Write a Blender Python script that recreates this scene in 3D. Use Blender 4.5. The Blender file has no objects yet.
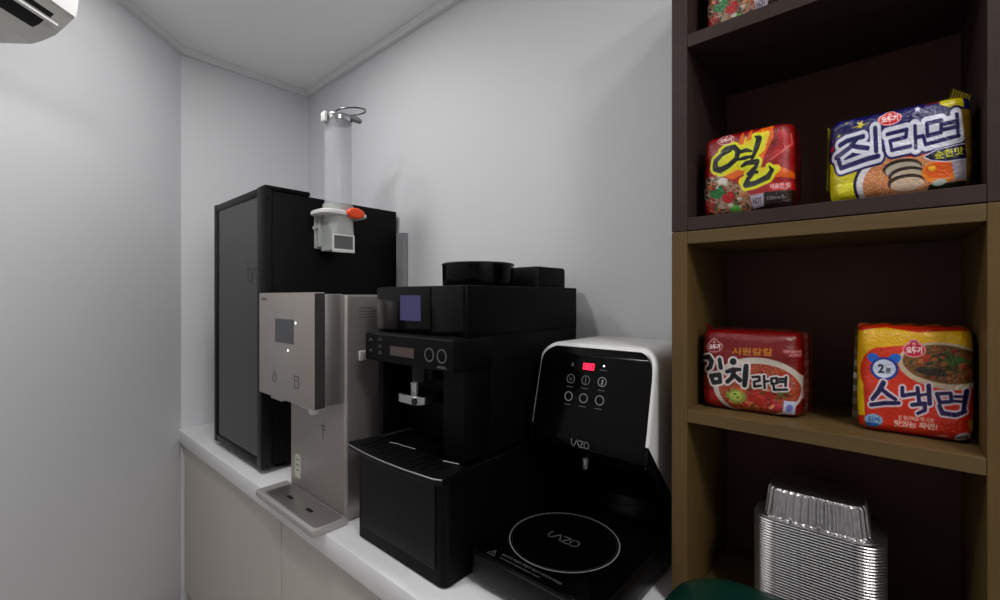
import bpy, bmesh, math, random
import numpy as np
from mathutils import Vector, Matrix, noise
random.seed(4)
S = bpy.context.scene
COL = S.collection
PI = math.pi

# ------------------------------------------------------------------ materials
def lin(c):
    return tuple(((v / 255) / 12.92 if v / 255 <= .04045 else ((v / 255 + .055) / 1.055) ** 2.4) for v in c)

def mat(name, rgb, rough=.5, metal=0., spec=.5, bump=0., bscale=60., var=0., vscale=8., emit=None, estr=0., coat=0., alpha=1., stretch=(1, 1, 1), trans=0.):
    m = bpy.data.materials.new(name); m.use_nodes = True
    nt = m.node_tree; b = nt.nodes['Principled BSDF']
    base = (*lin(rgb), 1)
    b.inputs['Base Color'].default_value = base
    b.inputs['Roughness'].default_value = rough
    b.inputs['Metallic'].default_value = metal
    b.inputs['Specular IOR Level'].default_value = spec
    b.inputs['Coat Weight'].default_value = coat
    b.inputs['Coat Roughness'].default_value = .05
    b.inputs['Alpha'].default_value = alpha
    b.inputs['Transmission Weight'].default_value = trans
    if emit:
        b.inputs['Emission Color'].default_value = (*lin(emit), 1)
        b.inputs['Emission Strength'].default_value = estr
    tc = nt.nodes.new('ShaderNodeTexCoord')
    mp = nt.nodes.new('ShaderNodeMapping'); mp.inputs['Scale'].default_value = stretch
    nt.links.new(tc.outputs['Object'], mp.inputs['Vector'])
    if var:
        n = nt.nodes.new('ShaderNodeTexNoise'); n.inputs['Scale'].default_value = vscale; n.inputs['Detail'].default_value = 5
        nt.links.new(mp.outputs['Vector'], n.inputs['Vector'])
        r = nt.nodes.new('ShaderNodeValToRGB')
        r.color_ramp.elements[0].position = .3; r.color_ramp.elements[1].position = .7
        r.color_ramp.elements[0].color = (*[v * (1 - var) for v in base[:3]], 1)
        r.color_ramp.elements[1].color = (*[min(1, v * (1 + var)) for v in base[:3]], 1)
        nt.links.new(n.outputs['Fac'], r.inputs['Fac']); nt.links.new(r.outputs['Color'], b.inputs['Base Color'])
    if bump:
        n2 = nt.nodes.new('ShaderNodeTexNoise'); n2.inputs['Scale'].default_value = bscale; n2.inputs['Detail'].default_value = 4
        nt.links.new(mp.outputs['Vector'], n2.inputs['Vector'])
        bp = nt.nodes.new('ShaderNodeBump'); bp.inputs['Strength'].default_value = bump; bp.inputs['Distance'].default_value = .002
        nt.links.new(n2.outputs['Fac'], bp.inputs['Height']); nt.links.new(bp.outputs['Normal'], b.inputs['Normal'])
    return m

M = dict(
    wall=mat('wall_paint', (212, 213, 216), .62, bump=.06, bscale=220, var=.012, vscale=2),
    ceil=mat('ceiling_paint', (246, 246, 246), .8, bump=.05, bscale=120),
    mould=mat('ceiling_moulding', (222, 223, 224), .5, bump=.05),
    floor=mat('floor_vinyl', (170, 162, 152), .45, var=.08, vscale=3),
    worktop=mat('worktop_laminate', (228, 228, 230), .4, bump=.03, bscale=90, var=.02),
    door=mat('cabinet_door_laminate', (200, 194, 187), .45, bump=.02, bscale=60, var=.02, vscale=3),
    carcass=mat('cabinet_carcass', (120, 116, 112), .6, bump=.02),
    kick=mat('kickboard', (60, 58, 56), .6, bump=.02),
    black=mat('black_plastic', (4, 4, 4), .5, bump=.02, bscale=200, spec=.12),
    gloss=mat('black_gloss', (3, 3, 3), .15, spec=.13, bump=.004, bscale=20),
    satin=mat('black_satin', (8, 8, 8), .4, bump=.02, bscale=150, spec=.2),
    frame=mat('fridge_frame_black', (9, 9, 10), .45, spec=.25, bump=.02),
    fglass=mat('fridge_tinted_glass', (30, 31, 33), .2, spec=.6, coat=.1, var=.12, vscale=3, stretch=(1, 1, .3)),
    silver=mat('purifier_silver', (160, 154, 149), .42, metal=.45, bump=.03, bscale=200, stretch=(1, 1, 20)),
    silverside=mat('purifier_side_metal', (160, 155, 152), .3, metal=.7, bump=.02, bscale=200, stretch=(1, 1, 20)),
    gunmetal=mat('purifier_edge_dark', (72, 70, 70), .4, metal=.5, bump=.02),
    traymetal=mat('drip_tray_metal', (176, 172, 169), .4, metal=.3, bump=.03, bscale=150),
    chrome=mat('chrome', (190, 190, 192), .15, metal=1., bump=.01),
    linemetal=mat('polished_edge', (170, 170, 172), .25, metal=.8, bump=.01),
    whitepl=mat('white_plastic', (216, 216, 214), .35, bump=.02, bscale=90),
    greypl=mat('grey_plastic', (168, 172, 168), .5, bump=.03, bscale=90),
    acunder=mat('aircon_underside_grey', (214, 214, 208), .5, bump=.02),
    orange=mat('orange_plastic', (232, 74, 22), .4, bump=.02),
    clear=mat('clear_plastic', (212, 214, 220), .12, alpha=.27, bump=.01),
    lcd=mat('coffee_screen', (34, 34, 60), .2, emit=(86, 82, 150), estr=.18, bump=.004),
    amber=mat('small_display', (58, 50, 44), .3, emit=(120, 96, 80), estr=.06, bump=.01),
    greyscreen=mat('grey_screen', (70, 71, 76), .3, bump=.01),
    redled=mat('red_led', (255, 40, 70), .3, emit=(255, 30, 66), estr=2.2, bump=.01),
    whiteled=mat('white_led', (255, 255, 255), .3, emit=(255, 255, 255), estr=1.2, bump=.01),
    print=mat('grey_printing', (122, 122, 124), .5, bump=.01),
    dimprint=mat('dim_printing', (84, 84, 86), .5, bump=.01),
    darkprint=mat('dark_printing', (82, 78, 76), .6, bump=.01),
    darkbrown=mat('bookcase_dark_brown', (50, 37, 34), .5, spec=.25, var=.12, vscale=6, stretch=(1, 1, 8), bump=.06, bscale=30),
    oak=mat('bookcase_oak', (90, 70, 38), .5, spec=.25, var=.12, vscale=9, stretch=(5, 5, .6), bump=.08, bscale=30),
    oakh=mat('bookcase_oak_boards', (88, 69, 38), .5, spec=.35, var=.12, vscale=9, stretch=(.6, 5, 5), bump=.08, bscale=30),
    backbrown=mat('bookcase_back_board', (84, 58, 50), .6, spec=.15, var=.1, vscale=4, bump=.04),
    foil=mat('aluminium_foil', (186, 184, 184), .36, metal=1., bump=.7, bscale=90),
    green=mat('dark_green_plastic', (4, 40, 31), .3, bump=.03, bscale=40),
    slot=mat('black_void', (5, 5, 5), .8, bump=.01),
    sticker=mat('paper_sticker', (196, 198, 184), .6, bump=.01),
    lamp=mat('lamp_diffuser', (255, 255, 255), .5, emit=(255, 250, 245), estr=1., bump=.01),
)

# ------------------------------------------------------------------ object helpers
def link_mesh(name, me, m, parent=None, smooth=False):
    o = bpy.data.objects.new(name, me); COL.objects.link(o)
    if m and not me.materials: me.materials.append(m)
    if smooth:
        for p in me.polygons: p.use_smooth = True
    if parent: o.parent = parent
    return o

def obj(name, bm, m, parent=None, smooth=False, sharp=None):
    bmesh.ops.recalc_face_normals(bm, faces=bm.faces)
    me = bpy.data.meshes.new(name)
    if parent is not None:
        bmesh.ops.translate(bm, verts=bm.verts, vec=-Vector(parent_base(parent)))
    bm.to_mesh(me); bm.free()
    o = link_mesh(name, me, m, parent, smooth)
    if smooth:
        me.set_sharp_from_angle(angle=math.radians(sharp or 35))
    return o

def parent_base(p):
    v = Vector((0, 0, 0))
    while p is not None:
        v += p.location; p = p.parent
    return v

def thing(name, label, cat, loc=(0, 0, 0), group=None, rz=0):
    o = bpy.data.objects.new(name, None); COL.objects.link(o)
    o.location = loc; o.empty_display_size = .05
    o['label'] = label; o['category'] = cat
    if group: o['group'] = group
    return o

def tag(o, label, cat, group=None):
    o['label'] = label; o['category'] = cat
    if group: o['group'] = group
    return o

def struct(o):
    o['kind'] = 'structure'; return o

def box(bm, x0, x1, y0, y1, z0, z1, bev=0., seg=2):
    t = bmesh.new()
    bmesh.ops.create_cube(t, size=1)
    for v in t.verts:
        v.co = Vector(((x0 + x1) / 2 + v.co.x * (x1 - x0), (y0 + y1) / 2 + v.co.y * (y1 - y0), (z0 + z1) / 2 + v.co.z * (z1 - z0)))
    if bev: bmesh.ops.bevel(t, geom=t.edges[:], offset=bev, segments=seg, profile=.5, affect='EDGES')
    merge(bm, t); return bm

def merge(bm, t):
    me = bpy.data.meshes.new('tmp'); t.to_mesh(me); t.free(); bm.from_mesh(me); bpy.data.meshes.remove(me)

def B(*a, **k):
    return box(bmesh.new(), *a, **k)

def loft(bm, rings, closed=True, cap0=True, cap1=True):
    vs = [[bm.verts.new(p) for p in r] for r in rings]
    n = len(rings[0])
    for a, b in zip(vs, vs[1:]):
        for i in range(n if closed else n - 1):
            j = (i + 1) % n
            bm.faces.new((a[i], a[j], b[j], b[i]))
    if cap0: bm.faces.new(vs[0][::-1])
    if cap1: bm.faces.new(vs[-1])
    return bm

def rrect(x0, x1, y0, y1, r, n=6):
    """rounded rectangle outline; r is one radius or four (for x1y1, x0y1, x0y0, x1y0)"""
    rs = r if isinstance(r, (tuple, list)) else (r,) * 4
    out = []
    for (cx, cy, a0), rr in zip(((x1, y1, 0), (x0, y1, 90), (x0, y0, 180), (x1, y0, 270)), rs):
        sx = -1 if cx == x1 else 1; sy = -1 if cy == y1 else 1
        for k in range(n + 1):
            a = math.radians(a0 + 90 * k / n)
            out.append((cx + sx * rr + rr * math.cos(a), cy + sy * rr + rr * math.sin(a)))
    return out

def slab(x0, x1, y0, y1, z0, z1, r=.01, e=.003, n=6, axis='z', bm=None):
    """rounded-outline plate with softened rims; axis is the thickness direction"""
    bm = bm or bmesh.new()
    rs = r if isinstance(r, (tuple, list)) else (r,) * 4
    rings = []
    if axis == 'z': a0, a1, b0, b1, c0, c1 = x0, x1, y0, y1, z0, z1
    elif axis == 'y': a0, a1, b0, b1, c0, c1 = x0, x1, z0, z1, y0, y1
    else: a0, a1, b0, b1, c0, c1 = y0, y1, z0, z1, x0, x1
    for c, i in ((c0, e), (c0 + e * .3, e * .3), (c0 + e, 0), (c1 - e, 0), (c1 - e * .3, e * .3), (c1, e)):
        ring = rrect(a0 + i, a1 - i, b0 + i, b1 - i, [max(.0005, q - i) for q in rs], n)
        if axis == 'z': rings.append([(a, b, c) for a, b in ring])
        elif axis == 'y': rings.append([(a, c, b) for a, b in ring])
        else: rings.append([(c, a, b) for a, b in ring])
    return loft(bm, rings)

def lathe(bm, prof, cx, cy, n=48, cap0=True, cap1=True):
    rings = [[(cx + r * math.cos(2 * PI * k / n), cy + r * math.sin(2 * PI * k / n), z) for k in range(n)] for r, z in prof]
    return loft(bm, rings, True, cap0, cap1)

def tube(bm, pts, r, n=10, closed=False):
    pts = [Vector(p) for p in pts]; rings = []
    m = len(pts)
    up = Vector((0, 0, 1))
    for i, p in enumerate(pts):
        d = (pts[(i + 1) % m] - pts[i - 1]) if closed else (pts[min(i + 1, m - 1)] - pts[max(i - 1, 0)])
        d.normalize()
        u = up if abs(d.dot(up)) < .95 else Vector((1, 0, 0))
        a = d.cross(u).normalized(); b = d.cross(a).normalized()
        rr = r[i] if isinstance(r, (list, tuple)) else r
        rings.append([p + (a * math.cos(2 * PI * k / n) + b * math.sin(2 * PI * k / n)) * rr for k in range(n)])
    if closed:
        vs = [[bm.verts.new(p) for p in rg] for rg in rings]
        for i in range(m):
            A_, B_ = vs[i], vs[(i + 1) % m]
            for k in range(n): bm.faces.new((A_[k], A_[(k + 1) % n], B_[(k + 1) % n], B_[k]))
        return bm
    return loft(bm, rings)

def frame3(o, ux, uy):
    """matrix putting local x along ux, local y along uy, at o"""
    ux = Vector(ux).normalized(); uy = Vector(uy).normalized(); uz = ux.cross(uy).normalized()
    m = Matrix.Identity(4)
    for i in range(3): m[i][0] = ux[i]; m[i][1] = uy[i]; m[i][2] = uz[i]; m[i][3] = o[i]
    return m

def annulus(bm, fr, r0, r1, n=48, t=.0006):
    rings = []
    for r, z in ((r0, 0), (r0, t), (r1, t), (r1, 0)):
        rings.append([fr @ Vector((r * math.cos(2 * PI * k / n), r * math.sin(2 * PI * k / n), z)) for k in range(n)])
    vs = [[bm.verts.new(p) for p in rg] for rg in rings]
    for i in range(4):
        a, b = vs[i], vs[(i + 1) % 4]
        for k in range(n): bm.faces.new((a[k], a[(k + 1) % n], b[(k + 1) % n], b[k]))
    return bm

def strokes(bm, fr, lines, w, t=.0006):
    """flat raised line work in the local plane"""
    for ln in lines:
        for a, b in zip(ln, ln[1:]):
            a = Vector((*a, 0)); b = Vector((*b, 0)); d = (b - a)
            if d.length < 1e-6: continue
            d.normalize(); nrm = Vector((-d.y, d.x, 0)) * w / 2; e = d * w / 2
            q = [a - e - nrm, b + e - nrm, b + e + nrm, a - e + nrm]
            loft(bm, [[fr @ p for p in q], [fr @ (p + Vector((0, 0, t))) for p in q]])
    return bm

def glyph_mesh(s, bold=0.):
    cu = bpy.data.curves.new('txt', 'FONT'); cu.body = s; cu.align_x = 'CENTER'; cu.align_y = 'CENTER'
    cu.size = 1; cu.resolution_u = 3; cu.offset = bold
    o = bpy.data.objects.new('txt', cu); COL.objects.link(o)
    bpy.context.view_layer.update()
    dg = bpy.context.evaluated_depsgraph_get()
    me = bpy.data.meshes.new_from_object(o.evaluated_get(dg))
    bpy.data.objects.remove(o); bpy.data.curves.remove(cu)
    return me

def text_bm(bm, s, fr, width, height=None, t=.0006, bold=0.):
    me = glyph_mesh(s, bold)
    if not me.vertices: return bm
    xs = [v.co.x for v in me.vertices]; ys = [v.co.y for v in me.vertices]
    sx = width / (max(xs) - min(xs)); sy = (height / (max(ys) - min(ys))) if height else sx
    cx, cy = (max(xs) + min(xs)) / 2, (max(ys) + min(ys)) / 2
    for v in me.vertices: v.co = fr @ Vector(((v.co.x - cx) * sx, (v.co.y - cy) * sy, t))
    bm.from_mesh(me); bpy.data.meshes.remove(me)
    return bm

# ------------------------------------------------------------------ room
X1, Y0, ZC = 3.9, -3.3, 2.62
def wall_box(name, x0, x1, y0, y1, z0, z1, m):
    return struct(obj(name, B(x0, x1, y0, y1, z0, z1), m))
wall_box('floor', -.1, X1 + .1, Y0 - .1, .1, -.05, 0, M['floor'])
wall_box('ceiling', -.1, X1 + .1, Y0 - .1, .1, ZC, ZC + .05, M['ceil'])
wall_box('wall_back', 0, X1 + .1, 0, .1, 0, ZC, M['wall'])
wall_box('wall_right', X1, X1 + .1, Y0, 0, 0, ZC, M['wall'])
wall_box('wall_front', 2.7, X1, Y0 - .1, Y0, 0, ZC, M['wall'])
# end wall with the splayed wall beyond it
def prism(pts, z0, z1):
    bm = bmesh.new()
    return loft(bm, [[(x, y, z0) for x, y in pts], [(x, y, z1) for x, y in pts]])
struct(obj('wall_end', prism([(0, .1), (-.1, .1), (-.1, -.64), (0, -.6)], 0, ZC), M['wall']))
struct(obj('wall_left', prism([(0, -.6), (-.1, -.64), (2.6, Y0 - .1), (2.7, Y0)], 0, ZC), M['wall']))
tr = bmesh.new(); box(tr, 0, X1, -.022, 0, ZC - .034, ZC - .0, .002)
struct(obj('trim_1', tr, M['mould']))
struct(obj('trim_2', B(0, .022, -.6, -.022, ZC - .034, ZC, bev=.002), M['mould']))
s = .70710678
struct(obj('trim_3', prism([(0, -.6), (2.7, Y0), (2.7, Y0 + .031), (.022, -.591)], ZC - .034, ZC), M['mould']))

# ------------------------------------------------------------------ base cabinets and worktop
def cabinet(label, x0, x1, splits):
    t = thing('base_cabinet', label, 'cabinet', (x0, -.3, 0), 'white base cabinets under the worktop')
    obj('body', B(x0, x1, -.566, -.004, .09, .789, bev=.001), M['carcass'], t)
    obj('kickboard', B(x0, x1, -.53, -.51, .0, .088, bev=.001), M['kick'], t)
    for a, b in zip(splits, splits[1:]):
        obj('door', slab(a + .0018, b - .0018, -.588, -.568, .095, .776, r=.001, e=.0015, axis='y'), M['door'], t)
    return t
cabinet('white base cabinet at the far end of the counter, beneath black fridge', .004, 1.058, [.004, 1.058])
cabinet('white base cabinet of two doors beneath the coffee machine and cooker', 1.060, 2.146, [1.060, 1.59, 2.146])
wt = slab(.002, 2.150, -.612, -.002, .792, .85, r=.002, e=.003)
tag(obj('worktop', wt, M['worktop'], smooth=True), 'pale grey laminate worktop running along the wall under the machines', 'worktop')

# ------------------------------------------------------------------ display fridge
fr = thing('display_fridge', 'tall black display fridge with grey tinted glass door in the far corner', 'fridge', (.6, -.3, .85))
bm = bmesh.new(); box(bm, .378, .86, -.535, -.016, .872, 1.831, .004)
for x in (.43, .81):
    for y in (-.49, -.07): lathe(bm, [(.016, .8505), (.018, .856), (.014, .873)], x, y, 16)
obj('body', bm, M['black'], fr, True)
dbm = bmesh.new()
D0, D1, DZ0, DZ1 = .373, .861, .868, 1.838
for a in ((D0, D0 + .026, DZ0, DZ1), (D1 - .036, D1, DZ0, DZ1)):
    box(dbm, a[0], a[1], -.572, -.537, a[2], a[3], .0012)
box(dbm, D0 + .02, D1 - .03, -.571, -.537, DZ1 - .028, DZ1 - .0005, .003)
box(dbm, D0 + .02, D1 - .03, -.571, -.537, DZ0 + .0005, DZ0 + .030, .003)
dr = obj('door', dbm, M['frame'], fr, True)
obj('glass_pane', B(D0 + .024, D1 - .034, -.5665, -.559, DZ0 + .025, DZ1 - .025), M['fglass'], dr)
h = bmesh.new(); box(h, .79, .862, -.56, -.40, 1.832, 1.848, .004); box(h, .70, .80, -.555, -.50, 1.832, 1.842, .003)
obj('hinge_cover', h, M['black'], fr, True)
h = bmesh.new()
for k in range(4): lathe(h, [(.006, 0), (.006, .004), (.003, .006)], 0, 0, 12)
h.free()
h = bmesh.new()
f2 = frame3((.861, -.55, 1.80), (0, 1, 0), (0, 0, 1))
loft(h, [[f2 @ Vector((.006 * math.cos(a * PI / 8), .006 * math.sin(a * PI / 8), z)) for a in range(16)] for z in (0, .003)])
obj('screw', h, M['satin'], fr, True)
# faint lettering on the glass door
lb = bmesh.new(); f3 = frame3((.76, -.5668, 1.545), (1, 0, 0), (0, 0, 1))
strokes(lb, f3, [[(-.055, .04), (.055, .04)], [(-.05, .018), (-.02, .018)], [(-.035, .018), (-.035, -.03)], [(-.012, .018), (0, -.03), (.012, .018)], [(.05, .018), (.025, .012), (.022, -.018), (.05, -.03)]], .005, .0004)
obj('door_decal', lb, mat('faint_decal', (66, 67, 70), .4, bump=.01), dr)

strip_bm = B(.868, .922, -.024, -.001, .8515, 1.735, bev=.002)  # narrow grey upright strip on the wall beside the fridge
tag(obj('wall_strip', strip_bm, mat('strip_grey', (136, 135, 138), .6, bump=.02)), 'narrow grey strip on the wall just behind the black fridge', 'cable duct')

# ------------------------------------------------------------------ paper-cup dispenser on the fridge side
cx, cy = .934, -.33
cd = thing('cup_dispenser', 'clear tube cup dispenser with orange tab fixed to side of black fridge', 'dispenser', (cx, cy, 1.63))
bm = bmesh.new()
prof = []
z = 1.775
while z < 2.112:
    prof.append((.0485, z)); z += .0045
    if 1.90 < z < 2.04: prof.append((.0495, z)); z += .0015
n = 56
outer = [[(cx + r * math.cos(2 * PI * k / n), cy + r * math.sin(2 * PI * k / n), zz) for k in range(n)] for r, zz in prof]
inner = [[(cx + .0465 * math.cos(2 * PI * k / n), cy + .0465 * math.sin(2 * PI * k / n), zz) for k in range(n)] for zz in (2.116, 1.775)]
vs = [[bm.verts.new(p) for p in r] for r in outer + inner]
for a, b in zip(vs, vs[1:] + vs[:1]):
    for k in range(n): bm.faces.new((a[k], a[(k + 1) % n], b[(k + 1) % n], b[k]))
obj('tube', bm, M['clear'], cd, True)
# housing: squarish throat under the tube with a front window, flange and back bracket
bm = bmesh.new()
rings = []
def sq(hw, hd, z, r): return [(cx + a, cy + b, z) for a, b in rrect(-hw, hw, -hd, hd, r, 6)]
def ci(r, z): return [(cx + a, cy + b, z) for a, b in rrect(-r, r, -r, r, r * .98, 6)]
rings = [ci(.0495, 1.800), ci(.0535, 1.800), ci(.053, 1.775), ci(.051, 1.755), sq(.046, .046, 1.70, .02), sq(.044, .046, 1.63, .008), sq(.040, .042, 1.63, .008), sq(.042, .042, 1.69, .014), ci(.047, 1.755)]
vs = [[bm.verts.new(p) for p in r] for r in rings]
for a, b in zip(vs, vs[1:] + vs[:1]):
    for k in range(len(a)): bm.faces.new((a[k], a[(k + 1) % len(a)], b[(k + 1) % len(a)], b[k]))
hs = obj('housing', bm, M['greypl'], cd, True, 50)
# raised window frame on the face that looks to the room (+x) : open mouth of the cup chute
bm = bmesh.new()
for a in ((-.046, -.040, 1.627, 1.686), (.034, .040, 1.627, 1.686)): box(bm, cx + .040, cx + .048, cy + a[0], cy + a[1], a[2], a[3], .002)
box(bm, cx + .040, cx + .048, cy - .046, cy + .04, 1.682, 1.688, .002)
box(bm, cx + .040, cx + .050, cy - .046, cy + .04, 1.622, 1.634, .003)
obj('chute_frame', bm, M['whitepl'], hs, True)
obj('chute_opening', B(cx + .0425, cx + .0455, cy - .040, cy + .034, 1.636, 1.684), mat('chute_grey', (92, 92, 92), .6, bump=.02), hs)
bm = bmesh.new()
loft(bm, [[(cx + a, cy + b, z) for a, b in rrect(-.066 + i, .062 - i, -.086 + i, .096 - i, .035, 8)] for z, i in ((1.757, .004), (1.760, 0), (1.770, 0), (1.774, .004))])
obj('flange', bm, M['whitepl'], cd, True)
bm = bmesh.new(); box(bm, .8615, .880, cy - .058, cy + .03, 1.64, 1.765, .004)
box(bm, .878, .90, cy - .056, cy - .040, 1.645, 1.76, .003)
tube(bm, [(.885, cy - .052, 1.715), (.885, cy - .070, 1.715)], .007, 12)
obj('bracket', bm, M['greypl'], cd, True)
bm = bmesh.new()
ov = [(math.cos(2 * PI * k / 32), math.sin(2 * PI * k / 32)) for k in range(32)]
loft(bm, [[(cx + .072 + q, cy + .034 + .036 * a * w, 1.768 + .019 * b * w) for a, b in ov] for q, w in ((-.03, .9), (-.012, 1), (-.004, 1), (.002, .85), (.004, .5))])
obj('lever_tab', bm, M['orange'], cd, True)
# wire lid standing open on a hinge
bm = bmesh.new()
lathe(bm, [(.0470, 2.108), (.0505, 2.108), (.0515, 2.122), (.0485, 2.125), (.0470, 2.122)], cx, cy, 48, False, False)
obj('collar', bm, M['chrome'], cd, True)
bm = bmesh.new()
pts = []
for k in range(32):
    a = 2 * PI * k / 32
    pts.append((cx + .02 + .050 * math.cos(a), cy + .040 + .055 * math.sin(a), 2.157 + .012 * math.sin(a)))
tube(bm, pts, .003, 8, closed=True)
obj('wire_loop', bm, mat('dark_wire', (90, 90, 92), .3, metal=.8, bump=.01), cd, True)
bm = bmesh.new()
lathe(bm, [(.0001, 2.138), (.03, 2.137), (.046, 2.131), (.049, 2.1245), (.0001, 2.1245)], cx, cy, 40)
tube(bm, [(cx + .02, cy + .03, 2.132), (cx + .04, cy + .058, 2.124), (cx + .042, cy + .07, 2.119)], [.012, .011, .008], 12)
obj('lid', bm, mat('lid_grey', (120, 122, 122), .3, metal=.4, bump=.01), cd, True)
bm = bmesh.new()
box(bm, cx - .01, cx + .02, cy - .064, cy - .050, 2.092, 2.130, .006, 3)
obj('hinge_clip', bm, M['whitepl'], cd, True)

# ------------------------------------------------------------------ water purifier
wp = thing('water_purifier', 'silver countertop water purifier with small grey screen and drip tray', 'water purifier', (1.23, -.35, .85))
obj('column', slab(1.036, 1.371, -.549, -.13, .852, 1.466, r=.006, e=.002), M['silver'], wp, True)
obj('side_panel', slab(1.3712, 1.3745, -.545, -.15, .875, 1.462, r=.004, e=.0008, axis='x'), M['silverside'], wp, True)
hd = obj('head', B(1.03, 1.362, -.603, -.5495, 1.172, 1.468, bev=.003), M['silverside'], wp, True)
fp = obj('front_panel', slab(1.012, 1.366, -.634, -.604, 1.168, 1.472, r=.003, e=.0015, axis='y'), M['silver'], hd, True)
obj('panel_edge', slab(1.3662, 1.3672, -.632, -.604, 1.17, 1.47, r=.001, e=.0004, axis='x'), M['gunmetal'], hd)
scn = obj('screen', slab(1.131, 1.250, -.6352, -.6335, 1.330, 1.398, r=.002, e=.0004, axis='y'), M['greyscreen'], hd)
F = lambda x, z, y=-.6343: frame3((x, y, z), (1, 0, 0), (0, 0, 1))
for x, zz in ((1.126, 1.226), (1.268, 1.229)):
    bm = bmesh.new()
    if x < 1.2: annulus(bm, F(x, zz), .012, .0145, 24, .0004); strokes(bm, F(x, zz), [[(0, .02), (.012, .002)], [(-.004, .006), (.004, -.004)]], .002, .0004)
    else: strokes(bm, F(x, zz), [[(-.013, .016), (.013, .016), (.011, -.016), (-.011, -.016), (-.013, .016)], [(-.006, .004), (.006, .004)]], .0025, .0004)
    obj('touch_icon', bm, M['darkprint'], hd)
obj('brand_mark', strokes(bmesh.new(), F(1.05, 1.452), [[(-.018, 0), (.018, .0)], [(-.016, .004), (.014, .004)]], .003, .0004), M['darkprint'], hd)
for x, zz in ((1.263, 1.389), (1.215, 1.311)): obj('indicator_light', annulus(bmesh.new(), F(x, zz), .0001, .0036, 16, .0006), M['whiteled'], hd)
bm = bmesh.new(); box(bm, 1.055, 1.135, -.618, -.58, 1.152, 1.1675, .003)
obj('tap_cover', bm, M['greypl'], hd, True)
bm = bmesh.new(); lathe(bm, [(.010, 1.148), (.014, 1.152), (.016, 1.1675)], 1.325, -.612, 20); box(bm, 1.26, 1.345, -.624, -.59, 1.160, 1.1675, .002)
obj('spout', bm, M['whitepl'], hd, True)
tr_ = obj('drip_tray', slab(1.012, 1.385, -.646, -.5505, .8515, .869, r=(.003, .003, .008, .008), e=.002), M['traymetal'], wp, True)
obj('tray_grille', slab(1.055, 1.375, -.636, -.556, .8688, .8705, r=.01, e=.0006), M['silverside'], tr_, True)
for x in (1.15, 1.27):
    obj('tray_slot', slab(x - .017, x + .017, -.605, -.594, .8700, .8712, r=.005, e=.0004), M['slot'], tr_)
bm = slab(1.070, 1.108, -.5505, -.5492, .897, .970, r=(.012, .012, .002, .002), e=.0003, axis='y')
st = obj('sticker', bm, M['sticker'], wp)
st['label'] = 'pale paper rating sticker'
bm = bmesh.new()
for zz in (.953, .937, .920): strokes(bm, frame3((1.089, -.5506, zz), (1, 0, 0), (0, 0, 1)), [[(-.009, 0), (.009, .001)]], .003, .0003)
obj('sticker_print', bm, mat('sticker_green', (70, 84, 66), .6, bump=.01), st)
bm = bmesh.new(); ff = frame3((1.25, -.5495, 1.075), (1, 0, 0), (0, 0, 1))
strokes(bm, ff, [[(-.016, .012), (.016, .014)], [(-.012, .004), (.014, .004)], [(0, .022), (0, -.022)]], .0025, .0003)
obj('column_print', bm, M['darkprint'], wp)
bm = bmesh.new(); ff = frame3((1.3748, -.49, 1.42), (0, 1, 0), (0, 0, 1))
strokes(bm, ff, [[(-.02, .01), (.02, .01)], [(-.02, 0), (.035, 0)], [(-.02, -.008), (.03, -.008)], [(-.02, -.016), (.035, -.016)]], .002, .0003)
obj('side_print', bm, M['darkprint'], wp)
bm = bmesh.new(); box(bm, 1.3746, 1.382, -.512, -.490, 1.284, 1.312, .003)
obj('side_plug', bm, M['whitepl'], wp, True)

# ------------------------------------------------------------------ coffee machine
cm = thing('coffee_machine', 'black bean-to-cup coffee machine with glowing blue screen and metal-edged drip tray', 'coffee machine', (1.63, -.3, .85))
bm = bmesh.new()
loft(bm, [[(x, y, z) for x, y in rrect(1.456 + i, 1.785 - i, -.562 + i, -.06 - i, (.008, .008, .009 - i * .5, .018 - i * .5), 5)] for z, i in ((.8505, .004), (.854, 0), (1.083, 0), (1.086, .003))])
obj('base', bm, M['black'], cm, True)
obj('base_front_panel', slab(1.475, 1.757, -.5645, -.5620, .885, 1.07, r=.004, e=.0008, axis='y'), M['satin'], cm)
# tower with its cup bay
bm = bmesh.new()
box(bm, 1.468, 1.790, -.43, -.055, 1.104, 1.374, .003)
box(bm, 1.724, 1.790, -.512, -.425, 1.104, 1.374, .003)
box(bm, 1.468, 1.492, -.512, -.425, 1.104, 1.374, .003)
obj('tower', bm, M['black'], cm, True)
obj('top_housing', slab(1.466, 1.792, -.508, -.053, 1.372, 1.486, r=.008, e=.003), M['black'], cm, True)
tp = obj('screen_panel', slab(1.467, 1.682, -.5135, -.508, 1.376, 1.484, r=.003, e=.001, axis='y'), M['gloss'], cm, True)
obj('screen_side_panel', slab(1.684, 1.790, -.5125, -.508, 1.376, 1.484, r=.003, e=.001, axis='y'), M['gloss'], cm, True)
obj('screen', slab(1.569, 1.648, -.5150, -.5133, 1.403, 1.464, r=.001, e=.0003, axis='y'), M['lcd'], tp)
cp = obj('control_panel', slab(1.468, 1.800, -.549, -.43, 1.302, 1.371, r=.006, e=.003, axis='y'), M['black'], cm, True)
obj('small_display', slab(1.578, 1.668, -.5505, -.5488, 1.321, 1.343, r=.002, e=.0003, axis='y'), M['amber'], cp)
bm = bmesh.new()
obj('trim_line', B(1.50, 1.797, -.5502, -.549, 1.3675, 1.3695), mat('thin_trim', (60, 60, 61), .3, metal=.5, bump=.01), cp)
for x in (1.722, 1.763):
    k_ = bmesh.new(); annulus(k_, frame3((x, -.5495, 1.334), (1, 0, 0), (0, 0, 1)), .0125, .0155, 28, .0012)
    obj('button_ring', k_, M['dimprint'], cp)
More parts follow.
